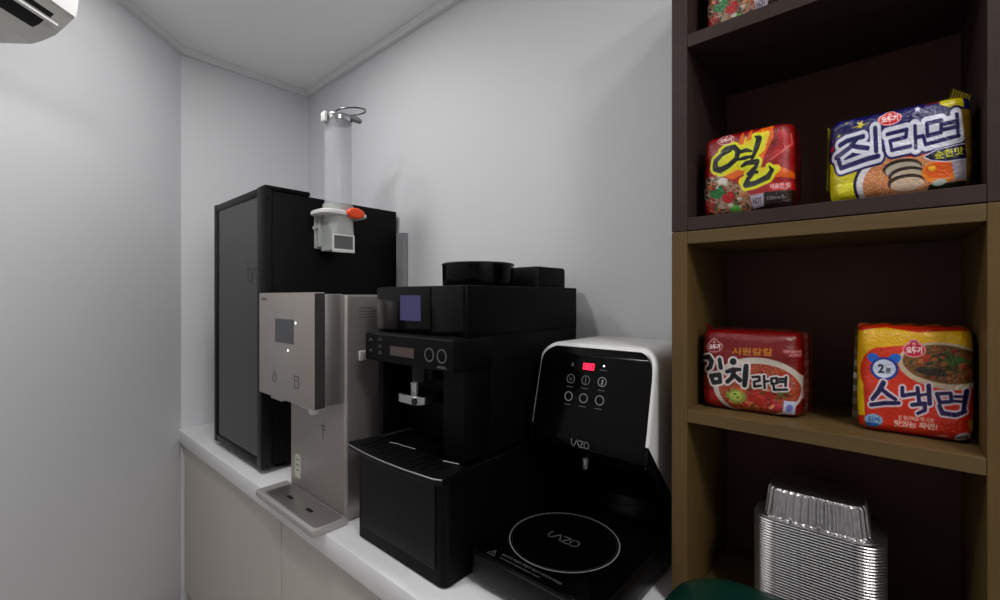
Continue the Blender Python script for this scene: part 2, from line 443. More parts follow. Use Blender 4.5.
for x, zz in ((1.495, 1.352), (1.495, 1.325), (1.535, 1.355), (1.535, 1.338), (1.535, 1.322)):
    bm = bmesh.new(); strokes(bm, frame3((x, -.5495, zz), (1, 0, 0), (0, 0, 1)), [[(-.007, 0), (.007, 0)], [(-.004, .004), (.004, .004)]], .0018, .0004)
    obj('button_print', bm, M['dimprint'], cp)
obj('brand_mark', strokes(bmesh.new(), frame3((1.762, -.5495, 1.309), (1, 0, 0), (0, 0, 1)), [[(-.014, 0), (.014, 0)], [(-.012, .003), (.012, .003)]], .002, .0004), M['dimprint'], cp)
# coffee spout
bm = bmesh.new()
lathe(bm, [(.018, 1.262), (.028, 1.268), (.03, 1.302)], 1.655, -.50, 24)
box(bm, 1.632, 1.678, -.53, -.44, 1.262, 1.303, .006)
so = obj('spout', bm, M['satin'], cm, True)
bm = bmesh.new()
loft(bm, [[(x, y, z) for x, y in rrect(1.618 + i, 1.704 - i, -.566 + i, -.47, (.004, .004, .022, .022), 6)] for z, i in ((1.219, .003), (1.222, 0), (1.238, 0), (1.240, .002))])
obj('spout_plate', bm, M['chrome'], so, True)
bm = bmesh.new(); ff = frame3((1.690, -.5665, 1.229), (1, 0, 0), (0, 0, 1)); annulus(bm, ff, .0001, .008, 16, .001)
obj('spout_mark', bm, M['slot'], so)
bm = bmesh.new(); lathe(bm, [(.008, 1.24), (.009, 1.262), (.006, 1.264)], 1.648, -.532, 16)
obj('spout_knob', bm, M['linemetal'], so, True)
# drip tray with polished front lip bowed outwards
def tray_ring(z, grow):
    pts = []
    N = 20
    for k in range(N + 1):
        u = k / N; x = 1.462 - grow * .0 + (1.815 - 1.462) * u
        y = -.600 - .012 * math.sin(PI * u) - grow + (.006 if k in (0, N) else 0)
        pts.append((x, y, z))
    pts += [(1.802, -.515, z), (1.475, -.515, z)]
    return pts
bm = bmesh.new(); loft(bm, [tray_ring(1.0868, -.004), tray_ring(1.090, 0), tray_ring(1.0995, 0)])
dt = obj('drip_tray', bm, M['satin'], cm, True, 40)
bm = bmesh.new(); tube(bm, [(p[0], p[1] - .0005, 1.0995) for p in tray_ring(1.1, 0)[:21]], .0016, 8)
obj('tray_lip', bm, M['linemetal'], dt, True)
bm = bmesh.new()
for k in range(11):
    x = 1.505 + k * .025
    box(bm, x, x + .012, -.585, -.525, 1.0995, 1.1012, .0005)
obj('tray_grille', bm, M['black'], dt)
bm = bmesh.new(); tube(bm, [(1.55, -.531, 1.1015), (1.575, -.524, 1.1015), (1.60, -.5235, 1.1015), (1.635, -.520, 1.1015)], .0012, 6)
obj('tray_clip', bm, M['linemetal'], dt, True)
bm = bmesh.new(); tube(bm, [(1.742, -.527, 1.1015), (1.782, -.517, 1.1015)], .0016, 6)
obj('tray_clip', bm, M['linemetal'], dt, True)
# bean hopper and water tank lid
bm = bmesh.new(); lathe(bm, [(.091, 1.4862), (.093, 1.492), (.094, 1.534), (.093, 1.5445), (.088, 1.547), (.084, 1.545), (.0001, 1.544)], 1.660, -.333, 64)
hp = obj('bean_hopper', bm, M['gloss'], cm, True)
bm = bmesh.new(); lathe(bm, [(.0935, 1.5415), (.0955, 1.542), (.0955, 1.545), (.092, 1.5475)], 1.660, -.333, 64, False, False)
obj('hopper_rim', bm, M['satin'], hp, True)
bm = bmesh.new()
loft(bm, [[(x, y, z) for x, y in rrect(1.52 + i, 1.768 - i, -.215 + i, -.075 - i, .012, 5)] for z, i in ((1.4865, 0), (1.536, 0), (1.541, .002), (1.543, .006))])
obj('water_tank_lid', bm, M['black'], cm, True)

# ------------------------------------------------------------------ ramen cooker
ck = thing('ramen_cooker', 'black instant-noodle cooker with white back shell, red display and round induction ring', 'cooker', (1.955, -.27, .85))
BL_, XL, XR = 1.802, 1.824, 2.116
bm = bmesh.new()
def plan(i, z, f=0): return [(x, y, z) for x, y in rrect(BL_ + i, 2.110 - i * .4, -.512 + i + f, -.03 - i * .3, (.008, .008, .022, .022), 7)]
loft(bm, [plan(.016, .855, .016), plan(.010, .862, .008), plan(.004, .870), plan(0, .880), plan(0, .917), plan(.002, .922), plan(.006, .9245)])
bs = obj('base', bm, M['satin'], ck, True)
bm = bmesh.new(); loft(bm, [plan(.03, .8525, .03), plan(.03, .8565, .03)])
obj('base_foot', bm, M['black'], ck, True)
for x, y in ((BL_ + .045, -.45), (XR - .045, -.45), (BL_ + .045, -.08), (XR - .045, -.08)):
    bm = bmesh.new(); lathe(bm, [(.015, .8503), (.016, .8534)], x, y, 16); obj('rubber_foot', bm, M['black'], ck)
gp = obj('glass_plate', slab(BL_ + .008, 2.102, -.502, -.185, .9245, .9262, r=.016, e=.0008), M['gloss'], ck, True)
fr2 = frame3((1.936, -.347, .9262), (1, 0, 0), (0, 1, 0))
bm = bmesh.new(); annulus(bm, fr2, .1178, .1205, 96, .0003)
obj('ring_mark', bm, M['print'], gp)
bm = bmesh.new(); annulus(bm, fr2, .1135, .1142, 96, .0003)
obj('inner_ring_mark', bm, mat('very_dim_print', (44, 44, 45), .5, bump=.01), gp)
def lazo(bm, fr, w, lw):
    h = w * .30
    g = w / 4
    x0 = -w / 2
    strokes(bm, fr, [
        [(x0, h / 2), (x0, -h * .25), (x0 + g * .25, -h / 2), (x0 + g * .6, -h / 2), (x0 + g * 1.25, h / 2), (x0 + g * 1.8, -h / 2)],
        [(x0 + g * 1.75, h / 2), (x0 + g * 2.75, h / 2), (x0 + g * 2.0, -h / 2), (x0 + g * 2.95, -h / 2)],
        [(x0 + g * 3.2, h / 2), (x0 + g * 3.75, h / 2), (x0 + g * 4, h * .25), (x0 + g * 4, -h * .25), (x0 + g * 3.75, -h / 2), (x0 + g * 3.2, -h / 2), (x0 + g * 2.98, -h * .25), (x0 + g * 2.98, h * .25), (x0 + g * 3.2, h / 2)]], lw, .0003)
bm = bmesh.new(); lazo(bm, frame3((1.936, -.347, .9262), (1, 0, 0), (0, 1, 0)), .074, .0028)
obj('logo_mark', bm, M['dimprint'], gp)
bm = bmesh.new(); ft = frame3((1.94, -.4825, .9262), (1, 0, 0), (0, 1, 0))
strokes(bm, frame3((1.853, -.488, .9262), (1, 0, 0), (0, 1, 0)), [[(-.010, -.008), (.010, -.008), (0, .010), (-.010, -.008)], [(0, .004), (0, -.004)]], .0016, .0003)
text_bm(bm, '고온주의 화상의 위험이 있으니 만지지 마세요', frame3((1.944, -.4795, .9262), (1, 0, 0), (0, 1, 0)), .148, .0075, .0004, .015)
text_bm(bm, 'CAUTION HOT SURFACE DO NOT TOUCH', frame3((1.925, -.4915, .9262), (1, 0, 0), (0, 1, 0)), .100, .0045, .0004, .015)
obj('warning_text', bm, M['dimprint'], gp)
# upright shell: front lofts from the deck up to the rounded top, leaning out at the spout
ZT = 1.350
def yf(z):
    P = [(.925, -.180), (1.0, -.188), (1.098, -.298), (1.120, -.322), (1.130, -.326), (1.325, -.277), (1.35, -.258)]
    for (a, ya), (b, yb) in zip(P, P[1:]):
        if z <= b: return ya + (yb - ya) * (z - a) / (b - a)
    return P[-1][1]
def outline(i, zb=.926):
    r = .040
    out = []
    zs = [zb + (ZT - .04 - zb) * k / 26 for k in range(26)]
    for z in zs: out.append((XR - i, z))
    for k in range(9):
        a = PI / 2 * k / 8; out.append((XR - r + (r - i) * math.cos(a), ZT - r + (r - i) * math.sin(a)))
    for k in range(1, 12): out.append((XR - r + (XL + 2 * r - XR) * k / 12, ZT - i))
    for k in range(9):
        a = PI / 2 + PI / 2 * k / 8; out.append((XL + r + (r - i) * math.cos(a), ZT - r + (r - i) * math.sin(a)))
    for z in reversed(zs): out.append((XL + i, z))
    return out
bm = bmesh.new(); rings = []
for dy, i in ((0, .006), (.001, .003), (.003, .0012), (.006, .0003), (.009, 0)):
    rings.append([(x, min(yf(z) + dy, -.04), z) for x, z in outline(i)])
rings.append([(x, -.036, z) for x, z in outline(0)]); rings.append([(x, -.03, z) for x, z in outline(.005)])
loft(bm, rings)
bmesh.ops.triangulate(bm, faces=[f for f in bm.faces if len(f.verts) > 4])
sh = obj('back_shell', bm, M['whitepl'], ck, True, 50)
bm = bmesh.new()
pf = [(yf(z) - .0015, z) for z in [.9265 + (1.160 - .9265) * k / 14 for k in range(15)]]
pf += [(-.105, .9265)]
loft(bm, [[(x, y, z) for y, z in pf] for x in (XL - .0008, XR + .0008)])
bmesh.ops.triangulate(bm, faces=[f for f in bm.faces if len(f.verts) > 4])
obj('lower_body', bm, M['black'], ck)
# black front panel as a grid that follows the same lean
bm = bmesh.new()
def panel_rows(dy, ins):
    rows = []
    zs = [.927 + (ZT - .042 - ins - .927) * k / 30 for k in range(31)] + [ZT - .042 - ins + .0416 * math.sin(PI / 2 * k / 14) for k in range(1, 15)]
    for z in zs:
        r = .038; top = ZT - ins - .0; hw = (XR - XL) / 2 - ins
        if z > top - r: d = z - (top - r); hw -= r - math.sqrt(max(0, r * r - d * d))
        c = (XR + XL) / 2
        rows.append([(c - hw + 2 * hw * k / 12, yf(z) + dy, z) for k in range(13)])
    return rows
R0 = panel_rows(-.003, .0085); R1 = panel_rows(.0012, .008)
v0 = [[bm.verts.new(p) for p in r] for r in R0]; v1 = [[bm.verts.new(p) for p in r] for r in R1]
for a, b in zip(v0, v0[1:]):
    for k in range(12): bm.faces.new((a[k], a[k + 1], b[k + 1], b[k]))
for a, b in zip(v1, v1[1:]):
    for k in range(12): bm.faces.new((a[k], b[k], b[k + 1], a[k + 1]))
for j in range(44):
    bm.faces.new((v0[j][0], v0[j + 1][0], v1[j + 1][0], v1[j][0])); bm.faces.new((v0[j][12], v1[j][12], v1[j + 1][12], v0[j + 1][12]))
for k in range(12):
    bm.faces.new((v0[0][k], v1[0][k], v1[0][k + 1], v0[0][k + 1])); bm.faces.new((v0[44][k], v0[44][k + 1], v1[44][k + 1], v1[44][k]))
pn = obj('front_panel', bm, M['gloss'], ck, True, 50)
lean = Vector((0, -.043, -.16)).normalized()
def PF(x, z, dz=0): return frame3((x, yf(z) - .0033, z), (1, 0, 0), -lean)
for j, (x, zz) in enumerate(((1.921, 1.271), (1.960, 1.272), (2.001, 1.273), (1.921, 1.232), (1.960, 1.233), (2.000, 1.234))):
    bm = bmesh.new(); annulus(bm, PF(x, zz), .0088, .0108, 32, .0006)
    if j == 1: strokes(bm, PF(x, zz), [[(0, .008), (0, -.008)]], .0016, .0006)
    if j == 0: strokes(bm, PF(x, zz), [[(-.004, .003), (0, -.004), (.004, .003)]], .0014, .0006)
    if j == 2: strokes(bm, PF(x, zz), [[(0, -.005), (.001, .003)]], .004, .0006)
    obj('touch_button', bm, M['dimprint'] if j < 2 else M['print'], pn)
for x, zz in ((1.921, 1.253), (1.960, 1.254), (2.001, 1.255), (1.921, 1.214), (1.960, 1.215), (2.000, 1.216), (2.001, 1.298)):
    obj('button_caption', strokes(bmesh.new(), PF(x, zz), [[(-.008, 0), (.007, 0)]], .0016, .0005), M['dimprint'], pn)
obj('warning_icon', strokes(bmesh.new(), PF(1.921, 1.304), [[(-.003, -.004), (.003, -.004), (0, .004), (-.003, -.004)]], .0014, .0005), M['dimprint'], pn)
bm = bmesh.new(); annulus(bm, PF(2.001, 1.307), .0001, .0022, 12, .0006)
obj('indicator_light', bm, M['whiteled'], pn)
bm = bmesh.new()
seg = [[(-.0125, -.006), (-.0125, .006)], [(-.0055, .006), (-.0105, .006)], [(-.0055, -.006), (-.0055, .006)], [(-.0105, -.006), (-.0055, -.006)],
       [(-.002, -.006), (-.002, .006), (.004, .006), (.004, -.006), (-.002, -.006)], [(.0075, -.006), (.0075, .006), (.013, .006), (.013, -.006), (.0075, -.006)], [(-.0125, 0), (-.0055, 0)], [(-.002, 0), (.004, 0)]]
strokes(bm, PF(1.963, 1.302), seg, .0026, .0006)
obj('led_display', bm, M['redled'], pn)
bm = bmesh.new(); lazo(bm, frame3((1.966, yf(1.138) - .0046, 1.138), (1, 0, 0), (0, 0, 1)), .043, .0022)
obj('logo_mark', bm, M['print'], pn)
bm = bmesh.new(); lathe(bm, [(.004, 1.084), (.0055, 1.086), (.006, 1.106)], 1.976, -.322, 16)
obj('water_nozzle', bm, M['linemetal'], ck, True)

# ------------------------------------------------------------------ bookcase: dark unit stacked on oak unit
SX0, SX1, SY0, SY1, PT = 2.1535, 2.604, -.296, -.004, .0295
def bookcase(label, z0, z1, mv, mh, boards, th):
    t = thing('bookcase', label, 'bookcase', ((SX0 + SX1) / 2, -.15, z0))
    for x in (SX0, SX1 - PT): obj('side_panel', B(x, x + PT, SY0, SY1, z0, z1, bev=.001), mv, t)
    for zt in boards: obj('shelf', B(SX0 + PT + .0003, SX1 - PT - .0003, SY0 + .0005, SY1 - .012, zt - th, zt, bev=.001), mh, t)
    obj('back_panel', B(SX0 + PT + .0003, SX1 - PT - .0003, SY1 - .0105, SY1 - .001, z0 + .03, z1 - .002), M['backbrown'], t)
    return t
bookcase('oak-coloured bookcase unit standing on the floor, under the dark one', .0, 1.5865, M['oak'], M['oakh'], [.10, .475, .870, 1.243, 1.5862], .024)
bookcase('dark brown bookcase unit stacked on top of the oak one', 1.5875, 2.262, M['darkbrown'], M['darkbrown'], [1.6125, 1.965, 2.2615], .0245)

# ------------------------------------------------------------------ noodle packs: wrappers printed by colour attribute
class Art:
    """small raster painter; X, Y are the tracing coordinates of every sample"""
    def __init__(s, X, Y, base, seed=0):
        s.X, s.Y = X, Y; s.C = np.tile(np.array(base, float), (X.size, 1)); s.rng = np.random.default_rng(seed)
    def put(s, a, col, soft=3.):
        a = np.clip(a, 0, 1)[:, None]; s.C = s.C * (1 - a) + np.array(col, float) * a
    def sd_poly(s, pts):
        X, Y = s.X, s.Y; d = np.full(X.size, 1e9); ins = np.zeros(X.size, bool)
        n = len(pts)
        for i in range(n):
            (ax, ay), (bx, by) = pts[i], pts[(i + 1) % n]
            ex, ey = bx - ax, by - ay
            t = np.clip(((X - ax) * ex + (Y - ay) * ey) / (ex * ex + ey * ey + 1e-9), 0, 1)
            d = np.minimum(d, np.hypot(X - ax - ex * t, Y - ay - ey * t))
            c = (ay > Y) != (by > Y)
            xi = ax + (Y - ay) / (ey if abs(ey) > 1e-9 else 1e-9) * ex
            ins ^= c & (X < xi)
        return np.where(ins, -d, d)
    def poly(s, pts, col, grow=0, aa=2.5): s.put(.5 - (s.sd_poly(pts) - grow) / aa, col)
    def ell(s, cx, cy, rx, ry, col, rot=0, aa=2.5):
        c, n = math.cos(math.radians(rot)), math.sin(math.radians(rot))
        u = (s.X - cx) * c + (s.Y - cy) * n; v = -(s.X - cx) * n + (s.Y - cy) * c
        d = (np.hypot(u / rx, v / ry) - 1) * min(rx, ry); s.put(.5 - d / aa, col); return d
    def sd_line(s, pts):
        d = np.full(s.X.size, 1e9)
        for (ax, ay, aw), (bx, by, bw) in zip(pts, pts[1:]):
            ex, ey = bx - ax, by - ay
            t = np.clip(((s.X - ax) * ex + (s.Y - ay) * ey) / (ex * ex + ey * ey + 1e-9), 0, 1)
            d = np.minimum(d, np.hypot(s.X - ax - ex * t, s.Y - ay - ey * t) - (aw + (bw - aw) * t))
        return d
    def lines(s, L, col, w=6, grow=0, aa=2.5):
        d = np.full(s.X.size, 1e9)
        for ln in L:
            ln = [(p[0], p[1], p[2] if len(p) > 2 else w) for p in ln]
            if len(ln) == 1: ln = ln * 2
            d = np.minimum(d, s.sd_line(ln))
        s.put(.5 - (d - grow) / aa, col)
    def food(s, mask, cols, cell=12, amt=1.):
        n = 900; x0, x1, y0, y1 = s.X.min(), s.X.max(), s.Y.min(), s.Y.max()
        gx = (s.X / cell); gy = (s.Y / cell)
        wob = np.sin(gx * 1.7 + np.cos(gy * 2.1) * 2.2) + np.sin(gy * 2.3 + np.sin(gx * 1.3) * 2.7)
        k = ((wob * 1.6 + np.sin(gx * 5.1 + gy * 3.7) * .8 + 20) * 1.7).astype(int) % len(cols)
        C = np.array(cols, float)[k]
        a = np.clip(mask, 0, 1)[:, None] * amt; s.C = s.C * (1 - a) + C * a
    def text(s, st, cx, cy, w, h, col, rot=0, bold=.02, aa=1., grow=0):
        me = glyph_mesh(st, bold)
        co = np.array([v.co[:2] for v in me.vertices]); me.calc_loop_triangles()
        tri = [tuple(t.vertices) for t in me.loop_triangles]; bpy.data.meshes.remove(me)
        lo, hi = co.min(0), co.max(0)
        co = (co - (lo + hi) / 2) / (hi - lo) * np.array([w, -h])
        c, n = math.cos(math.radians(rot)), math.sin(math.radians(rot))
        P = np.stack([cx + co[:, 0] * c - co[:, 1] * n, cy + co[:, 0] * n + co[:, 1] * c], 1)
        sel = np.where((abs(s.X - cx) < w * .6 + h) & (abs(s.Y - cy) < w * .6 + h))[0]
        X, Y = s.X[sel], s.Y[sel]; a = np.zeros(sel.size)
        for t in tri:
            p = P[list(t)]; cr = (p[1, 0] - p[0, 0]) * (p[2, 1] - p[0, 1]) - (p[1, 1] - p[0, 1]) * (p[2, 0] - p[0, 0])
            if abs(cr) < 1e-6: continue
            if cr < 0: p = p[[0, 2, 1]]
            m = np.full(X.size, 1e9)
            for i in range(3):
                q, r = p[i], p[(i + 1) % 3]; L = math.hypot(*(r - q)) + 1e-9
                m = np.minimum(m, ((r[0] - q[0]) * (Y - q[1]) - (r[1] - q[1]) * (X - q[0])) / L)
            a = np.maximum(a, np.clip(.5 + (m + .3) / aa, 0, 1))
        full = np.zeros(s.X.size); full[sel] = a; s.put(full, col)
    def scatter(s, pts, pal, n, r0, r1, seed=1):
        rg = np.random.default_rng(seed); P = np.array(pts, float); lo, hi = P.min(0), P.max(0)
        ins = s.sd_poly(pts)
        keep = s.C.copy()
        for _ in range(n):
            x, y = rg.uniform(lo, hi); r = rg.uniform(r0, r1)
            s.ell(x, y, r, r * rg.uniform(.35, .8), pal[rg.integers(len(pal))], rg.uniform(-60, 60))
        m = np.clip(.5 - ins / 6, 0, 1)[:, None]; s.C = keep * (1 - m) + s.C * m
    def star(s, cx, cy, r, col, rot=0):
        s.poly([(cx + (r if k % 2 == 0 else r * .42) * math.sin(rot + k * PI / 5), cy - (r if k % 2 == 0 else r * .42) * math.cos(rot + k * PI / 5)) for k in range(10)], col)
    def emblem(s, cx, cy, rx, ry, rot=0, ink=(200, 30, 40), pale=(236, 190, 190)):
        s.ell(cx, cy + ry * .15, rx, ry * .85, pale, rot); s.ell(cx, cy - ry * .45, rx * .5, ry * .6, pale, rot)
        s.ell(cx, cy + ry * .18, rx * .88, ry * .68, ink, rot)
        s.ell(cx, cy - ry * .5, rx * .34, ry * .36, ink, rot)
        s.text('오뚜기', cx, cy + ry * .18, rx * 1.35, ry * .75, (246, 232, 230), rot, .03)
        s.ell(cx, cy - ry * .5, rx * .18, ry * .2, pale, rot)

def art_fire(a):
    RED = (168, 16, 18)
    a.put(np.ones(a.X.size), RED)
    a.poly([(60, 190), (440, 130), (440, 210), (330, 260), (60, 330)], (150, 10, 14))
    # flames
    a.lines([[(190, 330, 40), (270, 270, 60), (330, 200, 34), (352, 165, 10)], [(130, 330, 30), (150, 270, 18), (175, 240, 6)], [(230, 260, 18), (240, 190, 4)], [(262, 240, 16), (275, 178, 4)], [(300, 220, 20), (318, 165, 3)],
             [(300, 360, 30), (380, 340, 22), (450, 352, 10)]], (232, 120, 20))
    a.lines([[(150, 330, 30), (220, 290, 40), (300, 240, 34), (336, 195, 12)], [(240, 380, 20), (300, 360, 30), (380, 330, 16)], [(310, 215, 10), (322, 180, 2)], [(250, 245, 10), (252, 205, 2)]], (238, 214, 30))
    a.lines([[(395, 200, 20), (410, 225, 26), (370, 280, 8)]], (190, 20, 30))
    a.lines([[(425, 190, 2.5), (430, 230, 2.5), (390, 270, 2.5), (355, 296, 2.5)]], (226, 120, 110))
    # food
    m = .5 - a.sd_poly([(30, 380), (70, 365), (140, 355), (235, 395), (285, 440), (300, 520), (30, 530)]) / 8
    a.food(m, [(150, 120, 96), (190, 176, 160), (170, 60, 30), (120, 84, 60), (206, 170, 120), (90, 70, 50)], 14)
    for e in ((150, 380, 24, 14, (206, 200, 190)), (120, 425, 34, 20, (30, 130, 60)), (95, 400, 18, 12, (200, 110, 50)), (175, 440, 32, 20, (186, 20, 20)), (205, 478, 30, 22, (96, 168, 70)), (200, 480, 12, 9, (206, 220, 150)), (145, 410, 14, 9, (60, 150, 90)), (90, 480, 24, 16, (170, 30, 30)), (235, 420, 22, 12, (190, 150, 110)), (60, 440, 22, 12, (226, 214, 206))):
        a.ell(e[0], e[1], e[2], e[3], e[4], -15)
    a.scatter([(30, 380), (70, 365), (140, 355), (235, 395), (285, 440), (290, 520), (30, 530)], [(110, 80, 60), (170, 150, 130), (150, 40, 26), (206, 196, 180), (60, 96, 50), (90, 60, 50), (190, 120, 70), (24, 110, 50), (120, 24, 20)], 150, 4, 13, 3)
    a.ell(118, 428, 26, 15, (30, 130, 60), -15); a.ell(170, 442, 24, 14, (196, 24, 20), -25); a.ell(150, 378, 18, 12, (214, 210, 200)); a.ell(204, 482, 20, 13, (110, 176, 80))
    a.poly([(38, 460), (60, 448), (76, 500), (60, 524), (40, 520)], (180, 40, 50))
    # dark lower right with cup and captions
    a.poly([(282, 440), (340, 418), (460, 405), (470, 520), (270, 520)], (46, 14, 16))
    a.poly([(344, 382), (448, 372), (450, 408), (350, 418)], (184, 26, 34)); a.text('매콤한 맛', 396, 394, 80, 20, (240, 190, 190), -6)
    a.poly([(270, 432), (330, 422), (332, 470), (282, 484)], (182, 172, 184)); a.text('HOT', 302, 452, 40, 22, (90, 80, 96), -8)
    a.text('120g x 5', 380, 440, 66, 16, (150, 150, 150), -6)
    # the brush character
    L = [[(150, 262, 3), (172, 250, 8), (205, 246, 11), (222, 262, 11), (214, 292, 9), (180, 318, 9), (140, 336, 12), (118, 328, 13), (122, 300, 10), (150, 276, 8), (188, 258, 8)],
         [(214, 270, 6), (256, 258, 8), (276, 262, 4)], [(216, 296, 4), (250, 288, 8), (278, 282, 5)],
         [(292, 206, 4), (306, 212, 11), (296, 250, 10), (276, 300, 5)],
         [(236, 320, 5), (256, 308, 9), (300, 302, 10), (296, 322, 8), (262, 350, 7), (300, 342, 6)], [(290, 340, 7), (262, 368, 9), (252, 392, 12), (290, 386, 10), (345, 362, 11), (362, 336, 8), (350, 322, 3)]]
    a.lines(L, (222, 226, 30), grow=12); a.lines(L, (14, 16, 12), grow=0)
    a.emblem(168, 212, 38, 24, -8, (150, 20, 40))

def art_jin(a):
    NAVY = (26, 22, 104)
    a.put(np.ones(a.X.size), NAVY)
    a.poly([(60, 330), (150, 360), (215, 350), (225, 520), (60, 520)], (214, 204, 14))
    a.poly([(120, 430), (200, 420), (210, 470), (130, 480)], (236, 230, 60))
    d = a.ell(470, 430, 268, 150, (24, 20, 70)); a.ell(472, 430, 256, 142, (226, 220, 222))
    d = a.ell(480, 432, 232, 132, (206, 140, 96)); a.food(.5 - d / 5, [(206, 132, 84), (226, 172, 120), (188, 100, 60), (214, 150, 104), (232, 190, 146)], 10)
    a.ell(470, 300, 60, 18, (206, 40, 24), -8)
    for e in ((420, 360, 84, 34, (60, 44, 36)), (424, 366, 78, 28, (196, 186, 170)), (440, 386, 78, 32, (64, 46, 38)), (446, 392, 72, 27, (206, 190, 170)), (440, 412, 80, 30, (70, 48, 40)), (446, 420, 74, 26, (214, 190, 168))):
        a.ell(*e[:5], rot=-8)
    a.ell(580, 372, 76, 40, (240, 150, 40), -4); a.ell(578, 366, 60, 30, (236, 112, 14), -4); a.ell(545, 360, 16, 10, (250, 200, 60))
    a.poly([(620, 335), (690, 320), (700, 400), (640, 400)], (190, 180, 190)); a.poly([(540, 420), (700, 400), (700, 500), (520, 480)], (30, 50, 30))
    a.ell(580, 410, 30, 12, (200, 206, 196), -10)
    a.poly([(450, 90), (590, 70), (580, 112), (520, 118)], (140, 20, 20)); a.poly([(580, 70), (660, 60), (662, 130), (600, 136), (566, 122)], (220, 204, 20))
    a.star(222, 190, 22, (230, 214, 60), .3); a.lines([[(180, 200, 1.5), (268, 182, 1.5)]], (220, 210, 120))
    for x, y, r in ((120, 232, 8), (427, 188, 6), (150, 180, 4), (290, 215, 4)): a.ell(x, y, r, r, (226, 214, 40))
    a.star(475, 138, 16, (236, 236, 240), .1); a.ell(95, 282, 16, 18, (190, 40, 60))
    L = [[(128, 268), (160, 252), (238, 236)], [(208, 244), (176, 280), (112, 318)], [(188, 272), (214, 278), (262, 284)], [(292, 206), (302, 296)], [(118, 312), (138, 362), (250, 330), (312, 316)],
         [(348, 232), (432, 216), (430, 244), (362, 258), (372, 294), (452, 278)], [(466, 204), (474, 284)], [(474, 246), (502, 240)],
         [(514, 196), (572, 184), (574, 228), (520, 240), (514, 196)], [(632, 162), (640, 226)], [(584, 198), (632, 188)], [(584, 218), (634, 208)], [(506, 248), (514, 272), (644, 240)]]
    a.lines(L, NAVY, 8, grow=27)
    a.lines(L, (226, 226, 236), 8, grow=18); a.lines(L[:5], NAVY, 10); a.lines(L[5:], NAVY, 7.5)
    a.poly([(512, 318), (560, 294), (672, 268), (680, 322), (600, 334), (540, 330)], (226, 220, 240), 4); a.poly([(512, 318), (560, 294), (672, 268), (680, 322), (600, 334), (540, 330)], (20, 16, 60))
    a.text('순한맛', 610, 304, 112, 30, (206, 206, 30), -10, .02)
    a.poly([(648, 140), (720, 130), (720, 420), (690, 410), (676, 300)], (150, 116, 40))
    a.emblem(355, 166, 54, 32, -6, (206, 40, 50), (240, 180, 180))

def art_kimchi(a):
    a.put(np.ones(a.X.size), (134, 12, 14))
    a.poly([(30, 380), (140, 400), (160, 560), (30, 560)], (170, 14, 20))
    a.ell(345, 388, 222, 152, (206, 196, 186), 6); d = a.ell(350, 398, 196, 130, (150, 50, 30), 6)
    a.food(.5 - d / 5, [(172, 60, 36), (196, 92, 56), (140, 34, 24), (206, 130, 86), (160, 48, 30), (118, 70, 40)], 12)
    for e in ((240, 425, 52, 40, (150, 156, 70)), (240, 425, 40, 30, (176, 190, 96)), (236, 412, 8, 6, (70, 110, 50)), (250, 432, 8, 6, (70, 110, 50)), (224, 432, 6, 5, (60, 100, 50)), (365, 440, 60, 40, (176, 40, 24)), (350, 425, 28, 16, (206, 84, 50)), (420, 480, 44, 26, (180, 60, 70)), (300, 470, 36, 18, (206, 120, 80)), (470, 420, 26, 20, (110, 120, 50)), (480, 330, 22, 14, (190, 60, 40))):
        a.ell(e[0], e[1], e[2], e[3], e[4], 12)
    a.scatter([(190, 380), (250, 330), (400, 300), (520, 350), (540, 420), (470, 510), (300, 500), (190, 450)], [(176, 70, 40), (206, 110, 66), (130, 30, 22), (190, 80, 60), (120, 90, 40), (150, 36, 24), (214, 150, 100)], 110, 5, 15, 6)
    a.ell(240, 425, 42, 32, (150, 156, 70)); a.ell(240, 425, 32, 24, (176, 190, 96)); a.ell(236, 414, 6, 5, (60, 96, 44)); a.ell(250, 432, 7, 5, (60, 96, 44))
    a.ell(350, 440, 40, 26, (176, 40, 24), 12); a.ell(365, 432, 22, 9, (196, 70, 46), 20)
    a.poly([(472, 452), (528, 462), (524, 530), (468, 520)], (196, 200, 220)); a.ell(498, 492, 16, 18, (120, 130, 190))
    L1 = [[(88, 226, 11), (116, 222, 14), (130, 246, 13), (118, 276, 11), (100, 288, 9)], [(172, 238, 10), (174, 280, 11)], [(116, 322, 12), (162, 316, 12), (164, 352, 11), (128, 356, 12), (116, 322, 12)],
          [(240, 252, 17)], [(204, 302, 10), (236, 292, 12), (270, 292, 9)], [(240, 302, 11), (226, 334, 11), (202, 352, 11)], [(240, 318, 10), (266, 346, 12)], [(302, 276, 12), (296, 320, 14), (288, 372, 12)]]
    L2 = [[(330, 332), (362, 330), (362, 350), (336, 356), (336, 380), (366, 376)], [(384, 328), (384, 388)], [(384, 356), (402, 354)],
          [(416, 342), (440, 340), (442, 366), (418, 368), (416, 342)], [(482, 338), (480, 380)], [(452, 346), (480, 346)], [(452, 360), (480, 360)], [(426, 378), (428, 398), (486, 398)]]
    a.lines(L1, (216, 208, 206), grow=10); a.lines(L2, (216, 208, 206), 6, grow=8)
    a.lines(L1, (8, 12, 14), grow=0); a.lines(L2, (8, 12, 14), 6)
    a.text('시원칼칼', 332, 206, 188, 38, (206, 140, 40), 4, .02)
    a.text('매운 김치맛', 508, 214, 74, 14, (214, 160, 160), 4); a.text('5개입', 520, 232, 46, 14, (214, 160, 160), 4)
    a.emblem(152, 165, 42, 36, 4, (130, 20, 34), (206, 150, 150))

